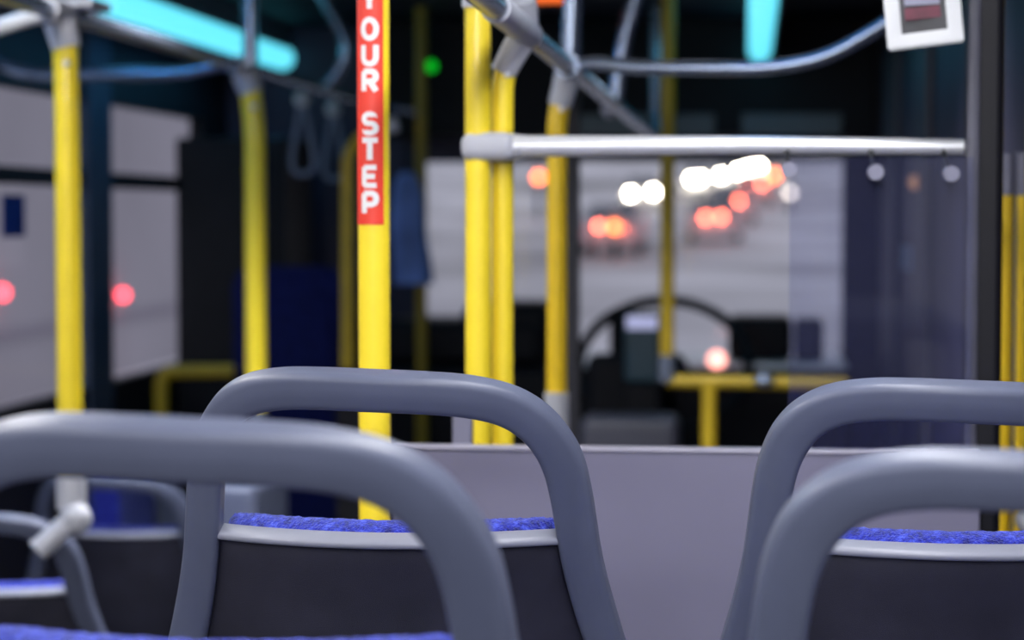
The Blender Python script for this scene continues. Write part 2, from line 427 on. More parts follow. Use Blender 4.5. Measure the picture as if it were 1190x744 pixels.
# overhead rails
ZL = W(66, 14, 4.0).z; XL = W(66, 14, 4.0).x; YL2 = 5.5
ZR = W(612, 38, 3.10).z; XR = W(612, 38, 3.10).x

RAIL = (XL, ZL, 0.017)
L1, psL1 = bent_pole('yellow pole at left, its foot clamped to the blurred seat rail', 82, 4.0, 50, 105, 76, 566, 0.0235, M['yellow'], 62, 12)
foot = W(83, 590, 4.0)
obj('foot_sleeve', T([W(83, 546, 4.0), W(83, 592, 4.0)], 0.028, seg=18), M['sleeve'], L1)
bm = T([W(92, 603, 3.99), W(82, 606, 3.98), W(44, 640, 3.96)], 0.0215, seg=16, bend=0.02); ball(bm, W(88, 603, 3.985), 0.031); obj('rail_clamp', bm, M['sleeve'], L1)
L2, psL2 = bent_pole('yellow pole left of the lettered pole, rising behind the middle seat rail', 298, YL2, 104, 150, 291, 478, 0.0265, M['yellow'], 283, 84)
obj('lower_sleeve', T([(L2.location.x, YL2, LOW), (L2.location.x, YL2, W(298, 477, YL2).z)], 0.029), M['rail'], L2)

def overhead(label, X, Z, y0, y1, Ysup, side, sup):
    t = thing('overhead_rail', label, 'handrail', (X, y0, Z), 'overhead handrails')
    obj('rail_tube', T([(X, y0, 1.849), (X, y0, Z), (X, y1, Z), (X, y1, 1.849)], 0.016, seg=18, bend=0.1), M['rail'], t)
    return t
railL = overhead('grey overhead handrail along the left poles, below the cyan lights', XL, ZL, 1.2, 7.4, 0, -1, None)
railR = overhead('grey overhead handrail on the right, sloping from the paired poles to the front', XR, ZR, 1.9, 7.4, 0, 1, None)
# brackets on left rail
for (pa, pb_, Y) in ((W(64, 18, 4.0), (XL, 4.0, ZL), 4.0), (W(283, 84, YL2), (XL, YL2, ZL), YL2)):
    bm = bmesh.new(); tube(bm, [(XL, Y - 0.06, ZL), (XL, Y + 0.06, ZL)], 0.024, seg=18)
    obj('bracket', bm, M['sleeve'], railL)
# cross bars at left and ceiling supports
cbL1 = [Vector((XL, 4.0, ZL)), W(40, 19, 4.0), W(-150, 76, 4.0), (-1.958, 4.0, W(-150, 76, 4.0).z)]
obj('cross_bar', T(cbL1, 0.0155, seg=16, bend=0.06), M['white'], railL)  # white material puts the strong light on this steel bar into its colour
cbL2 = [Vector((XL, YL2, ZL)), W(258, 74, YL2), W(215, 85, YL2), W(35, 87, YL2), W(-5, 72, YL2), (-1.958, YL2, W(-12, 66, YL2).z)]
obj('cross_bar', T(cbL2, 0.0175, seg=16, bend=0.07), M['rail'], railL)
CEIL = 1.85
def support(t, p0, p1, r=0.017, mid=None):
    pts = [p0] + ([mid] if mid else []) + [p1]
    obj('ceiling_support', T(pts, r, seg=14, bend=0.12), M['rail'], t)
s = W(291, 68, YL2); support(railL, Vector((s.x, YL2, ZL)), Vector((s.x, YL2, CEIL)), 0.02)
s = W(388, 0, 6.6); s2 = W(409, 80, 6.6); support(railL, Vector((XL, 6.6, ZL)), Vector((s.x - 0.05, 6.6, CEIL)), 0.018, Vector((s2.x, 6.6, ZL + 0.12)))
bm = bmesh.new(); tube(bm, [(XL, 3.93, ZL), (XL, 4.2, ZL + 0.02)], 0.02); 
obj('plate', B(((XL - 0.02, 4.03, ZL + 0.012), (XL + 0.06, 4.16, ZL + 0.03), 0.006)), M['sleeve'], railL); bm.free()
# right side: P1, P2 at the partition, P3 further
P1x = W(555.5, 300, 3.05).x; P2x = W(584, 300, 3.08).x
p1t = W(555.5, 4, 3.05)
P1 = pole_thing('straight yellow pole, left one of the clamped pair beside the chrome bar', (P1x, 3.05, LOW))
obj('tube', T([(P1x, 3.05, LOW + 0.001), (P1x, 3.05, p1t.z)], 0.0182, seg=24), M['yellow'], P1)
obj('top_sleeve', T([(P1x, 3.05, p1t.z - 0.006), (P1x, 3.05, p1t.z + 0.04), (XR, 3.05, ZR + 0.045)], 0.0225, seg=20, bend=0.03), M['sleeve'], P1)
RAIL = (XR, ZR, 0.014)
P2, psP2 = bent_pole('yellow pole with bent top, right one of the clamped pair beside the chrome bar', 584, 3.08, 78, 100, 588, 560, 0.0158, M['yellow'], 606, 44, foot=LOW)
bm = T([(XR, 2.72, ZR), (XR, 3.14, ZR)], 0.0195, seg=18); obj('bracket', bm, M['sleeve'], railR)
obj('elbow', T([(XR, 3.04, ZR + 0.045), (XR, 3.08, ZR)], 0.02), M['sleeve'], railR)
P3, psP3 = bent_pole('dimmer yellow pole beyond the chrome bar, right of the clamped pair', 647, 3.85, 117, 140, 652, 458, 0.0178, M['yellow_far'], 659, 78, foot=LOW)
zs = W(647, 456, 3.85).z
obj('lower_sleeve', T([(P3.location.x, 3.85, LOW), (P3.location.x, 3.85, zs)], 0.0215, seg=18), M['sleeve'], P3)
bm = T([(XR, 3.79, ZR), (XR, 3.91, ZR)], 0.023, seg=18);  obj('bracket', bm, M['rail'], railR)
cbR = [Vector((XR, 3.85, ZR)), W(690, 73, 3.85), W(735, 79, 3.85), W(895, 80, 3.85), W(960, 68, 3.85), W(1035, 24, 3.85), W(1075, -8, 3.85), (0.478, 3.85, W(1080, -12, 3.85).z)]
obj('cross_bar', T(cbR, 0.0135, seg=16, bend=0.09), M['rail'], railR)
s = W(668, 0, 3.85); support(railR, Vector((XR, 3.85, ZR)), Vector((s.x + 0.01, 3.85, CEIL)), 0.0175)
s = W(740, 0, 5.15); s2 = W(722, 60, 5.15); support(railR, Vector((XR, 5.15, ZR)), Vector((s.x + 0.05, 5.15, CEIL)), 0.0185, Vector((s2.x, 5.15, ZR + 0.13)))
bm = bmesh.new(); ball(bm, W(708, 128, 5.3), 0.02); tube(bm, [W(708, 128, 5.3), Vector((XR, 5.3, ZR))], 0.01); obj('strap_clamp', bm, M['sleeve'], railR)

# hand straps
def strap(px, py, label):
    d = ray(px, py); Y = XL * d.y / d.x
    c = Vector((XL, Y, ZL)); z = ZL
    t = thing('hand_strap', label, 'hand strap', (XL, Y, z), 'hanging hand straps')
    cc = W(px, py, Y)
    obj('clamp', T([(XL, Y, z - 0.017), (XL, Y, cc.z - 0.004)], 0.012), M['sleeve'], t)
    bm = bmesh.new(); ball(bm, cc + Vector((0, -0.014, -0.004)), 0.024); obj('buckle', bm, M['white'], t)
    L = 0.205; pts = []
    half = [(0.006, 0.0), (0.012, 0.18), (0.021, 0.42), (0.030, 0.66), (0.034, 0.82), (0.029, 0.93), (0.015, 0.99)]
    for x, q in half: pts.append(Vector((cc.x + x, Y, cc.z - 0.018 - L * q)))
    for x, q in half[::-1]: pts.append(Vector((cc.x - x, Y, cc.z - 0.018 - L * q)))
    bm = bmesh.new(); tube(bm, pts, 0.0085, seg=8, closed=True); obj('loop', bm, M['strap'], t)
strap(352, 114, 'grey hand strap loop hanging just right of the left rear poles')
strap(388, 126, 'grey hand strap nearest the lettered pole, partly hidden by it')

# ------------------------------------------------------------------ partition
YP = 2.90
pl = W(457, 519, YP); pr_ = W(1140, 521, YP); zp = W(700, 520, YP).z
part = thing('modesty_partition', 'grey lavender partition panel with glass and chrome top bar before the seats', 'partition', (pl.x, YP, 0), None)
obj('panel', B(((pl.x, YP, 0.02), (pr_.x, YP + 0.022, zp - 0.006), 0.004)), M['panel'], part)
obj('top_trim', B(((pl.x, YP - 0.003, zp - 0.0065), (pr_.x, YP + 0.025, zp), 0.003)), M['trim'], part)
gb = W(537, 500, YP + 0.02)
obj('panel_post', B(((W(526, 500, YP + .03).x, YP + 0.023, 0.0), (W(549, 500, YP + .03).x, YP + 0.045, W(526, 478, YP + .03).z), 0.004)), M['alu'], part)
zr = W(700, 170, 3.03).z; xe = W(1121, 170, 3.03).x
obj('chrome_bar', T([(P2x + 0.02, 3.045, zr + 0.001), (0.0, 3.035, zr + 0.001), (xe + 0.012, 3.03, zr - 0.003)], 0.0152, seg=24, r1=0.0105), M['steel'], part)
bm = bmesh.new(); box(bm, (P1x - 0.0225, 3.025, zr - 0.0205), (P2x + 0.0225, 3.108, zr + 0.0205), 0.016, 4)
tube(bm, [(P2x + 0.01, 3.05, zr), (P2x + 0.034, 3.046, zr)], 0.0195, r1=0.0165); obj('clamp_collar', bm, M['sleeve'], part)
gx0 = W(917, 300, YP + 0.012).x
zg = W(1000, 183, YP + .012).z
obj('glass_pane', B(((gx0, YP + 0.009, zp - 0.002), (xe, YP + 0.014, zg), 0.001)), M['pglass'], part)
for px, py in ((917, 197), (1018, 200), (1106, 202)):
    c = W(px, py, YP); bm = T([(c.x, YP - 0.002, c.z), (c.x, YP + 0.03, c.z)], 0.0105, seg=16)
    obj('glass_bolt', bm, M['alu'], part); obj('bolt_hanger', T([(c.x, YP + 0.025, c.z), (c.x, 3.03, zr - 0.008)], 0.004, seg=8), M['black'], part)
x0 = W(1118, 300, 2.98).x; x1 = W(1161, 300, 2.98).x
obj('end_post', B(((x0 + 0.004, 2.93, 0.0), (x1, 3.02, CEIL), 0.012, 3)), M['pillar'], part)
obj('lit_post_edge', B(((x0, 2.925, 0.0), (x0 + 0.017, 2.94, CEIL), 0.005, 2)), mat('lit_post_edge_grey', (0.065, 0.065, 0.09), 0.5), part, label='pale grey strip painted as the lit edge of dark post')  # lit left face of the post painted as a paler strip
# notice frame by the post
nf = W(1072, 58, 2.9)
fr = thing('notice_frame', 'tilted white frame around a dark notice, hung beside the dark post', 'notice', (nf.x, 2.9, nf.z))
def quadbar(p, q, wd, dp=0.008):
    p = Vector(p); q = Vector(q); d = (q - p).normalized(); n = Vector((0, 1, 0)); s = d.cross(n).normalized()
    bm = bmesh.new(); vs = []
    for a in (p, q):
        for i, j in ((-1, -1), (1, -1), (1, 1), (-1, 1)): vs.append(bm.verts.new(a + s * i * wd / 2 + n * j * dp / 2))
    for f in ((0, 1, 2, 3), (7, 6, 5, 4), (0, 4, 5, 1), (1, 5, 6, 2), (2, 6, 7, 3), (3, 7, 4, 0)): bm.faces.new([vs[k] for k in f])
    bmesh.ops.recalc_face_normals(bm, faces=bm.faces)
    bmesh.ops.bevel(bm, geom=list(bm.edges), offset=0.0025, segments=2, affect='EDGES')
    return bm
a = W(1040, 50, 2.89); b = W(1111, 41, 2.88); c = W(1102, -60, 2.88); d = W(1031, -52, 2.89)
wd = 17 * 2.9 / F
for p, q in ((a, b), (b, c), (c, d), (d, a)):
    e = (q - p).normalized() * wd * 0.5
    obj('frame_bar', quadbar(p - e, q + e, wd), M['white'], fr)
bm = bmesh.new(); vs = [bm.verts.new(p + Vector((0, 0.002, 0))) for p in (a, b, c, d)] + [bm.verts.new(p + Vector((0, 0.004, 0))) for p in (a, b, c, d)]
for f in ((0, 1, 2, 3), (7, 6, 5, 4), (0, 4, 5, 1), (1, 5, 6, 2), (2, 6, 7, 3), (3, 7, 4, 0)): bm.faces.new([vs[k] for k in f])
obj('notice_sheet', bm, M['poster'], fr)
bm = bmesh.new(); vs = [bm.verts.new(W(x, y, 2.884)) for x, y in ((1052, 24), (1094, 19), (1092, 6), (1051, 10))]; bm.faces.new(vs); obj('maroon_print', bm, M['maroon'], fr)
bm = bmesh.new(); vs = [bm.verts.new(W(x, y, 2.884)) for x, y in ((1051, 7), (1092, 4), (1090, -30), (1049, -26))]; bm.faces.new(vs); obj('grey_print', bm, M['alu'], fr)
obj('bracket', T([(b.x - 0.005, 2.885, b.z + 0.06), (x0 + 0.01, 2.93, b.z + 0.06)], 0.005), M['black'], fr)

# right-hand edge poles
rp = thing('grab_pole', 'yellow pole cut off by the right edge of the photo', 'grab pole', (W(1205, 300, 3.02).x, 3.02, 0), 'yellow grab poles')
obj('tube', T([(rp.location.x, 3.02, 0.001), (rp.location.x, 3.02, CEIL - 0.001)], 0.0165), M['yellow_far'], rp)
q = W(1190, 605, 3.0); bm = bmesh.new(); ball(bm, (rp.location.x - 0.006, 3.008, q.z), 0.021); obj('pole_joint', bm, M['sleeve'], rp)
for px, lab in ((1171.5, 'slim yellow upright handle with grey upper end, left of the two by the dark post'), (1189.5, 'slim yellow upright handle with grey upper end, at the very right edge')):
    Y = 3.62 if px < 1180 else 3.5
    p = W(px, 225, Y); t = thing('upright_handle', lab, 'grab handle', (p.x, Y, 0), 'upright wall handles')
    obj('tube', T([(p.x, Y, LOW + 0.001), (p.x, Y, p.z)], 0.0098), M['handle'], t)
    obj('upper_sleeve', T([(p.x, Y, p.z - 0.003), W(px, 178, Y)], 0.0118), M['alu'], t)
    e = W(px, 182, Y); obj('wall_fixing', T([e, (0.48, Y, e.z)], 0.007), M['alu'], t)

# ------------------------------------------------------------------ front guard rails and posts
t = thing('guard_rail', 'yellow guard rail with upright post and low leg, behind the chrome bar near the dashboard', 'guard rail', (W(775, 443, 5.6).x, 5.6, LOW))
g0 = W(775, 443, 5.6); g1 = W(985, 446, 5.6); gl = W(824, 444, 5.6)
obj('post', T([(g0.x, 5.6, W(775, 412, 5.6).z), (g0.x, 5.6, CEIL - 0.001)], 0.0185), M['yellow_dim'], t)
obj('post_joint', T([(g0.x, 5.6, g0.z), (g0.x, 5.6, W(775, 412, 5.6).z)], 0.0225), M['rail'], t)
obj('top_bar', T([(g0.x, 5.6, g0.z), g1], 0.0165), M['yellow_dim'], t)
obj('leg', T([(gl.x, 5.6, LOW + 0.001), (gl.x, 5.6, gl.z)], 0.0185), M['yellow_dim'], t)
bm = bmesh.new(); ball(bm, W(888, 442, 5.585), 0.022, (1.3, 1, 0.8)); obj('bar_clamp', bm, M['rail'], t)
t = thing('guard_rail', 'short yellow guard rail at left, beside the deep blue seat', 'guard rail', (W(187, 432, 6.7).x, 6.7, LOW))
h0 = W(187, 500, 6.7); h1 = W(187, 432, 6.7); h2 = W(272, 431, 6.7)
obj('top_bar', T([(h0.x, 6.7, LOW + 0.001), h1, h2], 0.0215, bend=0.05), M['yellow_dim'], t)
obj('end_leg', T([h2, (h2.x, 6.7, LOW + 0.001)], 0.012), M['black'], t)
t = pole_thing('dim yellow pole with curved top, just left of the lettered pole', (W(404, 400, 6.0).x, 6.0, LOW))
k0 = W(404, 400, 6.0)
k1 = W(404, 428, 6.0)
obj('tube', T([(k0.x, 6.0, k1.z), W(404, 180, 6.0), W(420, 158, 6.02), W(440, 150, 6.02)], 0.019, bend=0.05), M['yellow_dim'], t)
obj('low_panel', B(((W(391, 428, 6.0).x, 5.985, LOW), (W(452, 428, 6.0).x, 6.015, k1.z), 0.005)), M['black'], t)
obj('end_sleeve', T([W(436, 151, 6.02), W(462, 144, 6.02)], 0.022), M['sleeve'], t)
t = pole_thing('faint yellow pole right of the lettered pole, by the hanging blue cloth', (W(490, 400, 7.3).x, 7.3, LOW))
k0 = W(490, 400, 7.3); obj('tube', T([(k0.x, 7.3, LOW + .001), (k0.x, 7.3, CEIL - 0.001)], 0.019), mat('shaded_yellow_coating', (0.30, 0.21, 0.01), 0.5), t)  # darkest yellow copy, the dimness up front painted into the colour
obj('side_arm', T([(k0.x, 7.3, W(490, 132, 7.3).z), W(455, 126, 7.3)], 0.013), M['rail'], t)
xk = W(666, 300, 5.2).x
o = obj('dark_post', B(((xk - 0.018, 5.18, LOW), (xk + 0.016, 5.22, CEIL), 0.008)), M['black']); tag(o, 'thin black upright post directly behind the dimmer yellow pole', 'post')
# hanging cloth
cl0 = W(477, 200, 7.2); bm = bmesh.new(); rows = []
prof = [(200, 473, 6), (208, 474, 13), (225, 474, 17), (260, 474, 19), (300, 478, 21), (330, 480, 22)]
for y, xc, hw in prof:
    c = W(xc, y, 7.2); h = hw * 7.2 / F; ring = []
    for k in range(28):
        a = 2 * PI * k / 28; f = 1 + 0.14 * math.sin(a * 5 + y * 0.02); ring.append(bm.verts.new((c.x + h * math.cos(a) * f, 7.2 + 0.045 * math.sin(a) * f, c.z)))
    rows.append(ring)
for i in range(len(rows) - 1):
    for k in range(28): bm.faces.new((rows[i][k], rows[i][(k + 1) % 28], rows[i + 1][(k + 1) % 28], rows[i + 1][k]))
bm.faces.new(rows[0]); bm.faces.new(rows[-1][::-1])
cloth = obj('hanging_cloth', bm, M['jacket']); tag(cloth, 'blue cloth hanging from the arm of a faint yellow pole', 'cloth')
hk = T([W(473, 203, 7.2), W(473, 131, 7.25)], 0.006); obj('hook_strap', hk, M['black'], cloth)

# deep blue high-back seat facing the rear
Ys = 6.95
c0 = W(270, 310, Ys); c1 = W(396, 310, Ys); cz = c0.z; xm = (c0.x + c1.x) / 2; hw = (c1.x - c0.x) / 2
t = thing('rear_facing_seat', 'deep blue high-backed seat facing the camera behind the left poles', 'bus seat', (xm, Ys, LOW))
def slab(bm, xm, hw, y0, y1, z0, z1, rad, bev):
    pts = [(xm - hw, z0), (xm + hw, z0)]
    for k in range(9): a = k / 8 * PI / 2; pts.append((xm + hw - rad + rad * math.cos(a), z1 - rad + rad * math.sin(a)))
    for k in range(9): a = PI / 2 + k / 8 * PI / 2; pts.append((xm - hw + rad + rad * math.cos(a), z1 - rad + rad * math.sin(a)))
    fv = [bm.verts.new((x, y0, z)) for x, z in pts]; bv = [bm.verts.new((x, y1, z)) for x, z in pts]
    f1 = bm.faces.new(fv); f2 = bm.faces.new(bv[::-1]); n = len(pts)
    for k in range(n): bm.faces.new((fv[k], bv[k], bv[(k + 1) % n], fv[(k + 1) % n]))
    if bev: bmesh.ops.bevel(bm, geom=list(f1.edges) + list(f2.edges), offset=bev, segments=3, affect='EDGES')
    return bm
obj('backrest', slab(bmesh.new(), xm, hw, Ys, Ys + 0.08, LOW + 0.42, cz, 0.06, 0.02), M['navyseat'], t)
obj('headrest_panel', slab(bmesh.new(), xm + 0.02, hw * 0.72, Ys - 0.022, Ys + 0.01, LOW + 0.62, cz - 0.08, 0.05, 0.012), M['navyseat'], t)
obj('seat_cushion', B(((xm - hw, Ys - 0.20, LOW + 0.36), (xm + hw, Ys + 0.02, LOW + 0.45), 0.03, 3)), M['navyseat'], t)
obj('seat_base', B(((xm - hw * .7, Ys - 0.15, LOW), (xm + hw * .7, Ys, LOW + 0.36), 0.02)), M['black'], t)
# folded side seat
f0 = W(103, 560, 6.0); f1 = W(139, 612, 6.0)
t = thing('folding_side_seat', 'narrow blue folded side seat seen through the small left seat frame', 'bus seat', ((f0.x + f1.x) / 2, 6.1, LOW))
obj('cushion', B(((f0.x, 6.0, LOW + 0.25), (f1.x, 6.38, W(103, 540, 6.0).z), 0.02, 3)), M['fabric'], t)
obj('base', B(((f0.x + .01, 6.03, LOW), (f1.x - .01, 6.35, LOW + 0.25), 0.01)), M['black'], t)
# low screen
z0 = W(10, 546, 6.42); z1 = W(206, 546, 6.42)
o = obj('low_screen', B(((max(z0.x, -1.95), 6.42, LOW), (z1.x, 6.45, z0.z), 0.008)), M['frame']); tag(o, 'low grey screen behind the narrow blue folded seat', 'screen')
# wheel box
w0 = W(215, 565, 5.0); w1 = W(290, 566, 5.0)
bm = B(((w0.x, 5.06, LOW), (w1.x, 5.45, w0.z), 0.03, 3)); o = obj('wheel_box', bm, M['frame']); tag(o, 'low grey wheel box on the floor left of the aisle', 'wheel box')
# dark cabinet
q0 = W(190, 160, 7.3); q0.x = max(q0.x, -1.95); q1 = W(292, 160, 7.3)
t = thing('equipment_cabinet', 'tall black cabinet at the end of the left windows', 'cabinet', ((q0.x + q1.x) / 2, 7.3, LOW))
obj('body', B(((q0.x, 7.3, LOW), (q1.x + 0.12, 7.75, q0.z), 0.012)), M['black'], t)
obj('door', B(((q0.x + 0.03, 7.288, LOW + 0.1), (q1.x + 0.08, 7.299, q0.z - 0.06), 0.004)), M['black'], t)

# ------------------------------------------------------------------ driver's area
YF = 8.1; fx1 = W(979, 300, YF).x
t = thing('dashboard', 'dark dashboard across the front below the windscreen', 'dashboard', (-0.4, 7.7, LOW))
zs = W(900, 426, 7.4).z
obj('console', B(((-1.25, 7.42, LOW), (0.36, 8.02, zs - 0.013), 0.03, 3)), M['black'], t)
obj('dash_top', B(((W(655, 420, 7.4).x, 7.40, zs - 0.012), (fx1 - 0.01, 8.05, zs + 0.012), 0.008)), M['dashtop'], t)
bm = bmesh.new(); a = W(535, 352, 7.5); b = W(642, 352, 7.5); box(bm, (a.x, 7.5, zs - 0.01), (b.x, 7.9, a.z), 0.05, 4); a = W(440, 372, 7.5); box(bm, (a.x, 7.48, zs - 0.01), (b.x - 0.03, 7.88, a.z), 0.04, 4); obj('left_cowl', bm, M['black'], t)
a = W(846, 369, 7.5); b = W(921, 412, 7.5); obj('instrument_hood', B(((a.x, 7.5, zs + 0.013), (b.x, 7.8, a.z), 0.025, 3)), M['black'], t)
a = W(924, 372, 7.5); b = W(957, 412, 7.5); obj('switch_box', B(((a.x, 7.52, zs + 0.013), (b.x, 7.75, a.z), 0.015, 3)), M['navy'], t)
bm = bmesh.new(); ball(bm, W(833, 418, 7.35), 0.03); obj('indicator_lamp', bm, M['pink'], t, label='glowing pink indicator lamp')
tube_ = T([W(833, 418, 7.35), Vector((W(833, 418, 7.35).x, 7.45, W(833, 418, 7.35).z))], 0.012); obj('lamp_stem', tube_, M['black'], t)
a = W(708, 367, 7.5); b = W(772, 412, 7.5); obj('display_hood', B(((a.x, 7.5, zs + 0.013), (b.x, 7.75, a.z), 0.025, 3)), M['black'], t)
# steering wheel
wc = W(771, 424, 6.75); R = 0.262; tilt = math.radians(47)
t = thing('steering_wheel', 'dark steering wheel in front of the dashboard, half hidden by the ticket machine', 'steering wheel', tuple(wc))
ex = Vector((1, 0, 0)); ey = Vector((0, math.cos(tilt), math.sin(tilt))).normalized()
ring = [wc + ex * R * math.cos(2 * PI * k / 40) + ey * R * math.sin(2 * PI * k / 40) for k in range(40)]
obj('rim', tube(bmesh.new(), ring, 0.017, seg=10, closed=True), M['black'], t)
for an in (200, 340, 90):
    v = ex * math.cos(math.radians(an)) + ey * math.sin(math.radians(an)); obj('spoke', T([wc + v * 0.05, wc + v * R], 0.013, seg=8), M['black'], t)
bm = bmesh.new(); ball(bm, wc, 0.075, (1, 1, 0.6)); obj('hub', bm, M['black'], t)
nrm = ex.cross(ey); obj('column', T([wc, (wc.x, 7.37, wc.z - 0.40)], 0.035), M['black'], t)
# ticket machine
a = W(725, 364, 6.2); b = W(768, 446, 6.2)
t = thing('ticket_machine', 'teal ticket machine with lit pale top, in front of the steering wheel', 'ticket machine', ((a.x + b.x) / 2, 6.25, LOW))
obj('body', B(((a.x, 6.2, b.z), (b.x, 6.34, a.z), 0.015, 3)), M['teal'], t)
s0 = W(728, 367, 6.19); s1 = W(764, 383, 6.19); obj('screen', B(((s0.x, 6.188, s1.z), (s1.x, 6.199, s0.z), 0.003)), M['screen'], t)
obj('stand', T([((a.x + b.x) / 2, 6.27, LOW), ((a.x + b.x) / 2, 6.27, b.z)], 0.05, seg=16) if False else B((((a.x + b.x) / 2 - 0.05, 6.22, LOW), ((a.x + b.x) / 2 + 0.05, 6.32, b.z), 0.01)), M['black'], t)
# driver's half-height screen in front
a = W(672, 485, 5.9); b = W(780, 500, 5.9)
o = obj('floor_box', B(((a.x, 5.9, LOW), (b.x + 0.02, 6.1, a.z), 0.03, 3)), M['navy2']); tag(o, 'low dark grey box below the ticket machine', 'box')
a = W(690, 405, 6.42); b = W(724, 480, 6.42)
o = obj('driver_seat', B(((a.x - 0.02, 6.4, LOW), (W(765, 405, 6.4).x, 6.48, W(690, 412, 6.4).z), 0.03, 3)), M['black']); o.name = 'cab_screen'; tag(o, 'low black cab screen behind the ticket machine', 'screen')

# ------------------------------------------------------------------ bus shell
XW0, XW1 = -1.96, 0.48; YB = -2.2; ROAD = -0.7
struct('floor', B(((XW0, YB, -0.08), (XW1, 2.885, 0.0)), ((XW0, 2.885, LOW - 0.06), (XW1, YF + 0.05, LOW)), ((XW0, 2.86, LOW), (XW1, 2.885, -0.08))), M['floor'])
struct('ceiling', B(((XW0, YB, CEIL), (XW1, YF + 0.05, CEIL + 0.05))), M['ceil'])
wz0 = 0.62; wz1 = 1.505; wy0 = 3.2; wy1 = 7.72; TH = 0.05
# left wall with a window opening
struct('wall_left', B(((XW0 - TH, YB, LOW), (XW0, YF, wz0)), ((XW0 - TH, YB, wz1), (XW0, YF, CEIL)), ((XW0 - TH, 2.6, wz0), (XW0, wy0, wz1)), ((XW0 - TH, wy1, wz0), (XW0, YF, wz1)), ((XW0 - TH, YB, wz0), (XW0, -1.6, wz1))), M['black'])
pa = WX(98, 300, XW0).y; pb = WX(130, 300, XW0).y
zt0 = WX(0, 213, XW0).z; zt1 = WX(0, 192, XW0).z
for i, (y0, y1) in enumerate(((wy0, pa + 0.02), (pb - 0.02, wy1))):
    w = struct('window_%d' % (i + 1), B(((XW0 - 0.03, y0, wz0), (XW0 - 0.024, y1, wz1))), M['glass'])
    obj('transom_bar', B(((XW0 - 0.04, y0, zt0), (XW0 - 0.002, y1, zt1), 0.004)), M['black'], w)
    obj('frame', B(((XW0 - 0.04, y0, wz0 - 0.005), (XW0 + 0.004, y1, wz0 + 0.012)), ((XW0 - 0.04, y0, wz1 - 0.012), (XW0 + 0.004, y1, wz1 + 0.005))), M['black'], w)
w = struct('window_3', B(((XW0 - 0.03, -1.6, wz0), (XW0 - 0.024, 2.6, wz1))), M['glass'])
struct('trim_1', B(((XW0 - 0.045, pa + 0.02, LOW), (XW0 + 0.012, pb - 0.02, CEIL), 0.01)), M['slate'])
# right wall
struct('wall_right', B(((XW1, YB, LOW), (XW1 + TH, YF, 0.62)), ((XW1, YB, 1.55), (XW1 + TH, YF, CEIL)), ((XW1, 2.5, 0.62), (XW1 + TH, YF, 1.55)), ((XW1, YB, 0.62), (XW1 + TH, -1.6, 1.55))), M['navy'])
struct('window_4', B(((XW1 + 0.02, -1.6, 0.62), (XW1 + 0.026, 2.5, 1.55))), M['glass'])
for i, (pxa, pxb) in enumerate(((1026, 1042), (1064, 1079))):
    ya, yb = sorted((WX(pxa, 300, XW1 - 0.01).y, WX(pxb, 300, XW1 - 0.01).y))
    struct('trim_%d' % (i + 2), B(((XW1 - 0.02, ya, LOW), (XW1 - 0.0005, yb, CEIL), 0.004)), M['navy2'])
struct('wall_back', B(((XW0, YB - 0.05, LOW), (XW1, YB, CEIL))), M['navy'])
# front with the windscreen opening
fx0 = W(492, 300, YF).x; fx1 = W(979, 300, YF).x; fz1 = W(700, 188, YF).z; fz0 = W(700, 436, YF).z
struct('wall_front', B(((XW0, YF, LOW), (fx0, YF + 0.05, CEIL)), ((fx1, YF, LOW), (XW1, YF + 0.05, CEIL)), ((fx0, YF, LOW), (fx1, YF + 0.05, fz0)), ((fx0, YF, fz1), (fx1, YF + 0.05, CEIL))), M['navy'])
w = struct('window_5', B(((fx0, YF + 0.02, fz0), (fx1, YF + 0.026, fz1))), M['glass'])
dv = W(650, 300, YF).x; 
obj('divider', B(((dv - 0.01, YF + 0.012, fz0), (dv + 0.06, YF + 0.035, fz1))), M['black'], w)
t = thing('sign_header', 'dark header box above the windscreen with blue light painted as a teal lower band', 'header box', (-0.5, 7.9, W(700, 158, 7.8).z))
hz = W(700, 158, 7.8).z; hz2 = W(700, 133, 7.8).z
obj('housing', B(((fx0 - 0.1, 7.82, hz), (fx1 + 0.1, YF - 0.001, CEIL - 0.001), 0.01)), M['black'], t)
obj('blue_lit_band', B(((W(655, 140, 7.8).x, 7.805, hz), (W(830, 140, 7.8).x, 7.819, hz2), 0.003)), M['teal'], t)  # blue light on the header's lower edge painted as a teal strip
obj('blue_lit_band', B(((W(862, 140, 7.8).x, 7.805, hz), (W(978, 140, 7.8).x, 7.819, hz2), 0.003)), M['teal'], t)
# LED sign near the ceiling and a green lamp
a = W(600, 3, 6.3); b = W(658, -40, 6.3)
t = thing('message_sign', 'black hanging sign with orange lit strip at the top edge of the photo', 'sign', ((a.x + b.x) / 2, 6.3, a.z - 0.01))
obj('housing', B(((a.x - 0.03, 6.3, a.z - 0.012), (b.x + 0.03, 6.36, CEIL - 0.001), 0.005)), M['black'], t)
obj('lit_strip', B(((a.x, 6.29, a.z), (b.x, 6.299, a.z + 0.03), 0.002)), M['led_o'], t)
g = W(501, 77, 7.6); bm = bmesh.new(); ball(bm, g, 0.02)
lamp_g = thing('indicator_light', 'small round green light glowing in the dark front ceiling area', 'light', (g.x, 7.6, g.z)); obj('lens', bm, M['led_g'], lamp_g)
obj('stalk', T([g + Vector((0, 0.015, 0)), (g.x, 7.64, g.z), (g.x, 7.64, CEIL - .001)], 0.01), M['black'], lamp_g)
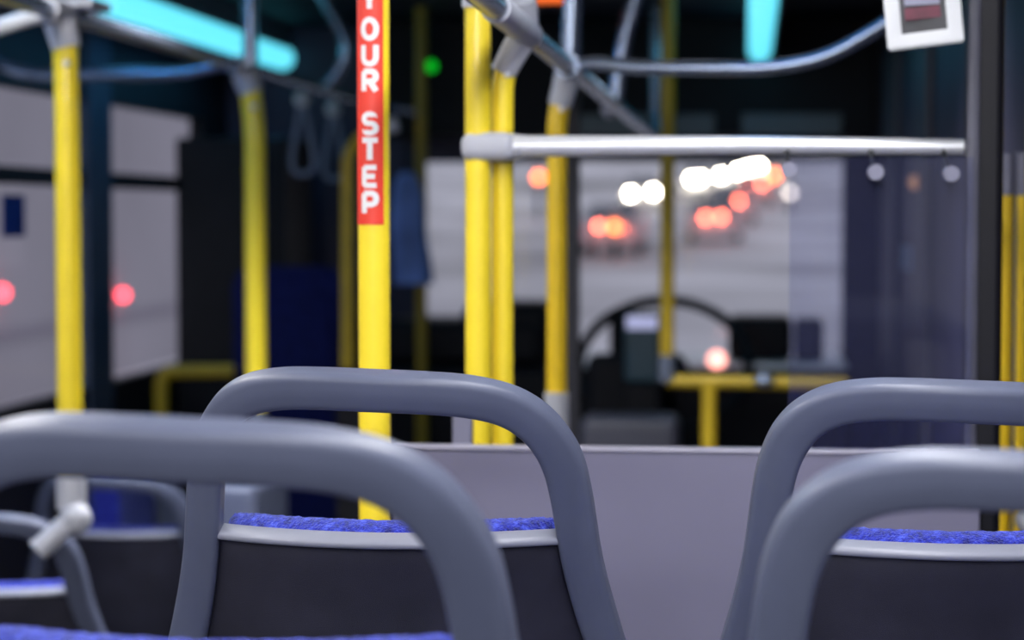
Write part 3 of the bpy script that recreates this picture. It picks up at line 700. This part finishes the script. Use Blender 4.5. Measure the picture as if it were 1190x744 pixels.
# sticker and amber lamp on the right wall
p = WX(1058, 300, XW1 - 0.002); o = obj('wall_sticker', B(((XW1 - 0.003, p.y - 0.4, p.z - 0.04), (XW1 - 0.0004, p.y + 0.4, p.z + 0.035))), mat('pale_blue_sticker', (0.22, 0.3, 0.42), 0.5)); tag(o, 'small pale blue sticker on the dark right wall', 'sticker')
p = WX(1072, 212, XW1 - 0.004); bm = bmesh.new(); ball(bm, (XW1 - 0.022, p.y, p.z), 0.02); o = obj('side_lamp', bm, mat('dull_amber_lens', (0.5, 0.25, 0.12), 0.3, emit=(0.6, 0.3, 0.17), es=0.6)); tag(o, 'small amber lamp on the strip of the dark right wall', 'light')

# ceiling lights
def ceiling_light(X0, X1, y0, y1, z, label):
    t = thing('ceiling_light', label, 'ceiling light', ((X0 + X1) / 2, y0, z), 'cyan ceiling lights')
    xm = (X0 + X1) / 2; bm = bmesh.new()
    pts = [(xm, y0, z), (xm, y0 + 0.02, z), (xm, y1 - 0.02, z), (xm, y1, z)]
    tube(bm, [(xm, y0, z), (xm, y1, z)], (X1 - X0) / 2, seg=20); ball(bm, (xm, y1, z), (X1 - X0) / 2 - 0.0005, (1, 0.6, 1))
    obj('diffuser', bm, M['tube'], t)
    sx_ = X0 - 0.012 if X1 < -1 else X1 + 0.002
    obj('glow_shield', B(((sx_, y0 - 0.05, z - (0.052 if X1 < -1 else 0.02)), (sx_ + 0.01, y1 + 0.08, CEIL - 0.001), 0.002)), M['black'], t)  # added black plate that keeps the tube's glow off the wall
    obj('housing', B(((X0 + 0.012, y0, z + 0.03), (X1 - 0.012, y1, CEIL - 0.001), 0.004)), M['fix'], t)
    return t
la = W(150, 3, 6.1); lb = W(348, 74, 8.0)
lx = (la.x + W(345, 73, 7.9).x) / 2
ra = WX(346, 73, -1.72); ceiling_light(-1.769, -1.681, WX(123, -6, -1.72).y, min(ra.y, 8.0), ra.z, 'long cyan ceiling light running towards the front at upper left')
rb = W(885, 30, 6.6); ceiling_light(rb.x - 0.041, rb.x + 0.041, 5.3, 7.8, ra.z, 'cyan ceiling light seen end-on above the cross bar at top right')

def area(name, loc, sx, sy, power, col, rot=(0, 0, 0)):
    l = bpy.data.lights.new(name, 'AREA'); l.shape = 'RECTANGLE'; l.size = sx; l.size_y = sy; l.energy = power; l.color = col
    o = bpy.data.objects.new(name, l); COL.objects.link(o); o.location = loc; o.rotation_euler = rot; return o
area('rear_lamp_left', (-1.35, 1.6, CEIL - 0.02), 0.25, 4.2, 60, (1.0, 0.98, 0.96))
area('rear_lamp_right', (0.05, 1.0, CEIL - 0.02), 0.25, 3.4, 48, (0.98, 0.98, 1.0))
area('rear_bounce_fill', (-0.6, -1.5, CEIL - 0.05), 1.6, 0.3, 50, (0.95, 0.95, 1.0), (math.radians(55), 0, 0))  # added fill behind the camera, stands in for light bounced off the ceiling
l_ = area('middle_fill', (-0.6, 4.55, CEIL - 0.02), 1.8, 0.4, 50, (0.97, 0.97, 1.0)); l_.data.spread = math.radians(110)  # added unseen fill that brightens the poles farther along
area('cyan_lamp_near_left', (-1.72, 4.3, CEIL - 0.03), 0.08, 1.4, 8, (0.05, 0.42, 1.0))
area('cyan_lamp_near_right', (0.03, 3.3, CEIL - 0.03), 0.08, 1.0, 0.5, (0.05, 0.42, 1.0))
area('cyan_lamp_left', (-1.65, 6.7, ra.z - 0.06), 0.08, 2.2, 1.6, (0.08, 0.45, 1.0), (0, math.radians(25), 0))
area('cyan_lamp_right', (rb.x, 6.5, ra.z - 0.06), 0.08, 2.2, 0.9, (0.08, 0.45, 1.0))

# ------------------------------------------------------------------ outside
def roadz(y): return ROAD + (0.000285 * (y - 10) ** 2 if y > 10 else 0)
bm = bmesh.new(); rows = []
for i in range(61):
    y = -30 + i * 3.6
    rows.append([bm.verts.new((x, y, roadz(y))) for x in (-90, -30, -10, 0, 10, 30, 90)])
for i in range(60):
    for k in range(6): bm.faces.new((rows[i][k], rows[i][k + 1], rows[i + 1][k + 1], rows[i + 1][k]))
o = struct('ground', bm, M['road'])
BX = -7.0
t = thing('roadside_building', 'pale grey building wall outside the left windows', 'building', (BX - 2, 22, ROAD - 0.2))
obj('wall', B(((BX - 4, 6, ROAD - 0.3), (BX, 40, 7.0))), M['building'], t)
for z in (-0.05, 2.6): obj('band', B(((BX, 6, z), (BX + 0.03, 40, z + 0.12))), M['bband'], t)
a = WX(3, 226, XW0 - 0.02); b = WX(30, 275, XW0 - 0.02)
o = obj('window_sticker', B(((XW0 - 0.0235, min(a.y, b.y), b.z), (XW0 - 0.0215, max(a.y, b.y), a.z), 0.0005)), M['bluesign']); tag(o, 'small blue sticker on the left window pane below its dark bar', 'sticker')
for px, py, lab in ((3, 340, 'red lamp outside at the far left edge of the photo'), (143, 343, 'red lamp outside the narrow left window, right of the dark window post')):
    p = WX(px, py, BX + 0.1)
    t = thing('marker_lamp', lab, 'lamp', (BX, p.y, p.z), 'red lamps outside')
    bm = bmesh.new(); ball(bm, p, 0.055); obj('lens', bm, M['redlamp'], t); obj('stem', T([(BX + 0.032, p.y, p.z), p], 0.02, seg=8), M['tyre'], t)

def car(px0, py0, px1, py1, D, kind, label):
    pa, pb = W(px0, py0, D), W(px1, py1, D); xc = (pa.x + pb.x) / 2; g = roadz(D)
    t = thing('car', label, 'car', (xc, D + 2, g), 'cars on the road ahead')
    sil = [(0.0, 0.35), (0.05, 0.75), (0.9, 0.92), (1.6, 1.42), (3.0, 1.46), (3.7, 0.98), (4.2, 0.9), (4.25, 0.35)]
    if kind == 'tail': sil = [(4.25 - a, b) for a, b in sil][::-1]
    bm = bmesh.new(); L = [bm.verts.new((xc - 0.85 if h < 1.2 else xc - 0.66, D + 0.15 + a, g + h)) for a, h in sil]; Rv = [bm.verts.new((xc + 0.85 if h < 1.2 else xc + 0.66, D + 0.15 + a, g + h)) for a, h in sil]
    n = len(sil); bm.faces.new(L); bm.faces.new(Rv[::-1])
    for k in range(n): bm.faces.new((L[k], Rv[k], Rv[(k + 1) % n], L[(k + 1) % n]))
    obj('body', bm, M['car'], t, 20)
    yb = sorted(h for h in sil); i0 = 2 if kind == 'head' else 2
    a_, b_ = sil[2], sil[3]
    q = lambda s, f: (xc + s, D + 0.15 + a_[0] + (b_[0] - a_[0]) * f - 0.02, g + a_[1] + (b_[1] - a_[1]) * f + 0.015)
    bm = bmesh.new(); bm.faces.new([bm.verts.new(v) for v in (q(-.7, .1), q(.7, .1), q(.6, .9), q(-.6, .9))]); obj('window', bm, M['carglass'], t)
    for sx in (-0.75, 0.75):
        for sy in (0.85, 3.4): obj('wheel', T([(xc + sx - 0.1, D + 0.15 + sy, g + 0.32), (xc + sx + 0.1, D + 0.15 + sy, g + 0.32)], 0.32, seg=16), M['tyre'], t)
    for p in (pa, pb):
        bm = bmesh.new(); ball(bm, p, 0.12 * D / 100 + 0.02, seg=10); obj('headlight' if kind == 'head' else 'tail_light', bm, M['head'] if kind == 'head' else M['tail'], t)
car(733, 225, 759, 223, 98, 'head', 'distant car with a pair of separate white headlights, centre of the windscreen')
car(804, 208, 814, 207, 109, 'head', 'distant car with merged white headlights, just right of the faint yellow post')
car(838, 204, 858, 199, 116, 'head', 'distant car with long glowing white headlights under the chrome bar')
car(870, 195, 882, 192, 126, 'head', 'farthest car with white headlights beside the amber signal')
car(696, 263, 721, 266, 60, 'tail', 'nearest distant car with red tail lights at left of the windscreen')
car(820, 253, 838, 252, 68, 'tail', 'distant car with red tail lights below the white headlights')
car(846, 236, 858, 234, 82, 'tail', 'distant car with red tail lights, upper one of the right pair')
car(868, 219, 886, 213, 100, 'tail', 'distant car with red tail lights in a band under the white headlights')
def signal(px, py, D, mt, label, r=0.16):
    p = W(px, py, D); g = roadz(D)
    t = thing('traffic_signal', label, 'traffic signal', (p.x, D, g), 'roadside lamps ahead')
    obj('post', T([(p.x, D + 0.25, g - 0.2), (p.x, D + 0.25, p.z + 0.5)], 0.09, seg=10), M['tyre'], t)
    obj('housing', B(((p.x - 0.2, D + 0.05, p.z - 0.35), (p.x + 0.2, D + 0.3, p.z + 0.35), 0.05)), M['car'], t)
    bm = bmesh.new(); ball(bm, p, r); obj('lens', bm, mt, t)
signal(626, 206, 86, M['amber'], 'amber lamp glowing between two yellow poles at left of the windscreen')
signal(900, 204, 112, M['amber'], 'amber lamp at right end of the bright light row', 0.2)
signal(714, 264, 58, M['amber'], 'amber lamp on a post beside the nearest red tail lights', 0.11)
signal(918, 224, 92, M['pale'], 'faint pale lamp near the right side of the windscreen', 0.14)

# ------------------------------------------------------------------ sky
w = bpy.data.worlds.new('dusk'); SC.world = w; w.use_nodes = True; nt = w.node_tree
bg = nt.nodes['Background']; tc = nt.nodes.new('ShaderNodeTexCoord'); sx = nt.nodes.new('ShaderNodeSeparateXYZ'); rp = nt.nodes.new('ShaderNodeValToRGB')
nt.links.new(tc.outputs['Generated'], sx.inputs[0]); nt.links.new(sx.outputs['Z'], rp.inputs['Fac'])
rp.color_ramp.elements[0].color = (0.475, 0.46, 0.48, 1); rp.color_ramp.elements[1].color = (0.47, 0.48, 0.54, 1); rp.color_ramp.elements[1].position = 0.8
nt.links.new(rp.outputs['Color'], bg.inputs['Color']); bg.inputs['Strength'].default_value = 1.15
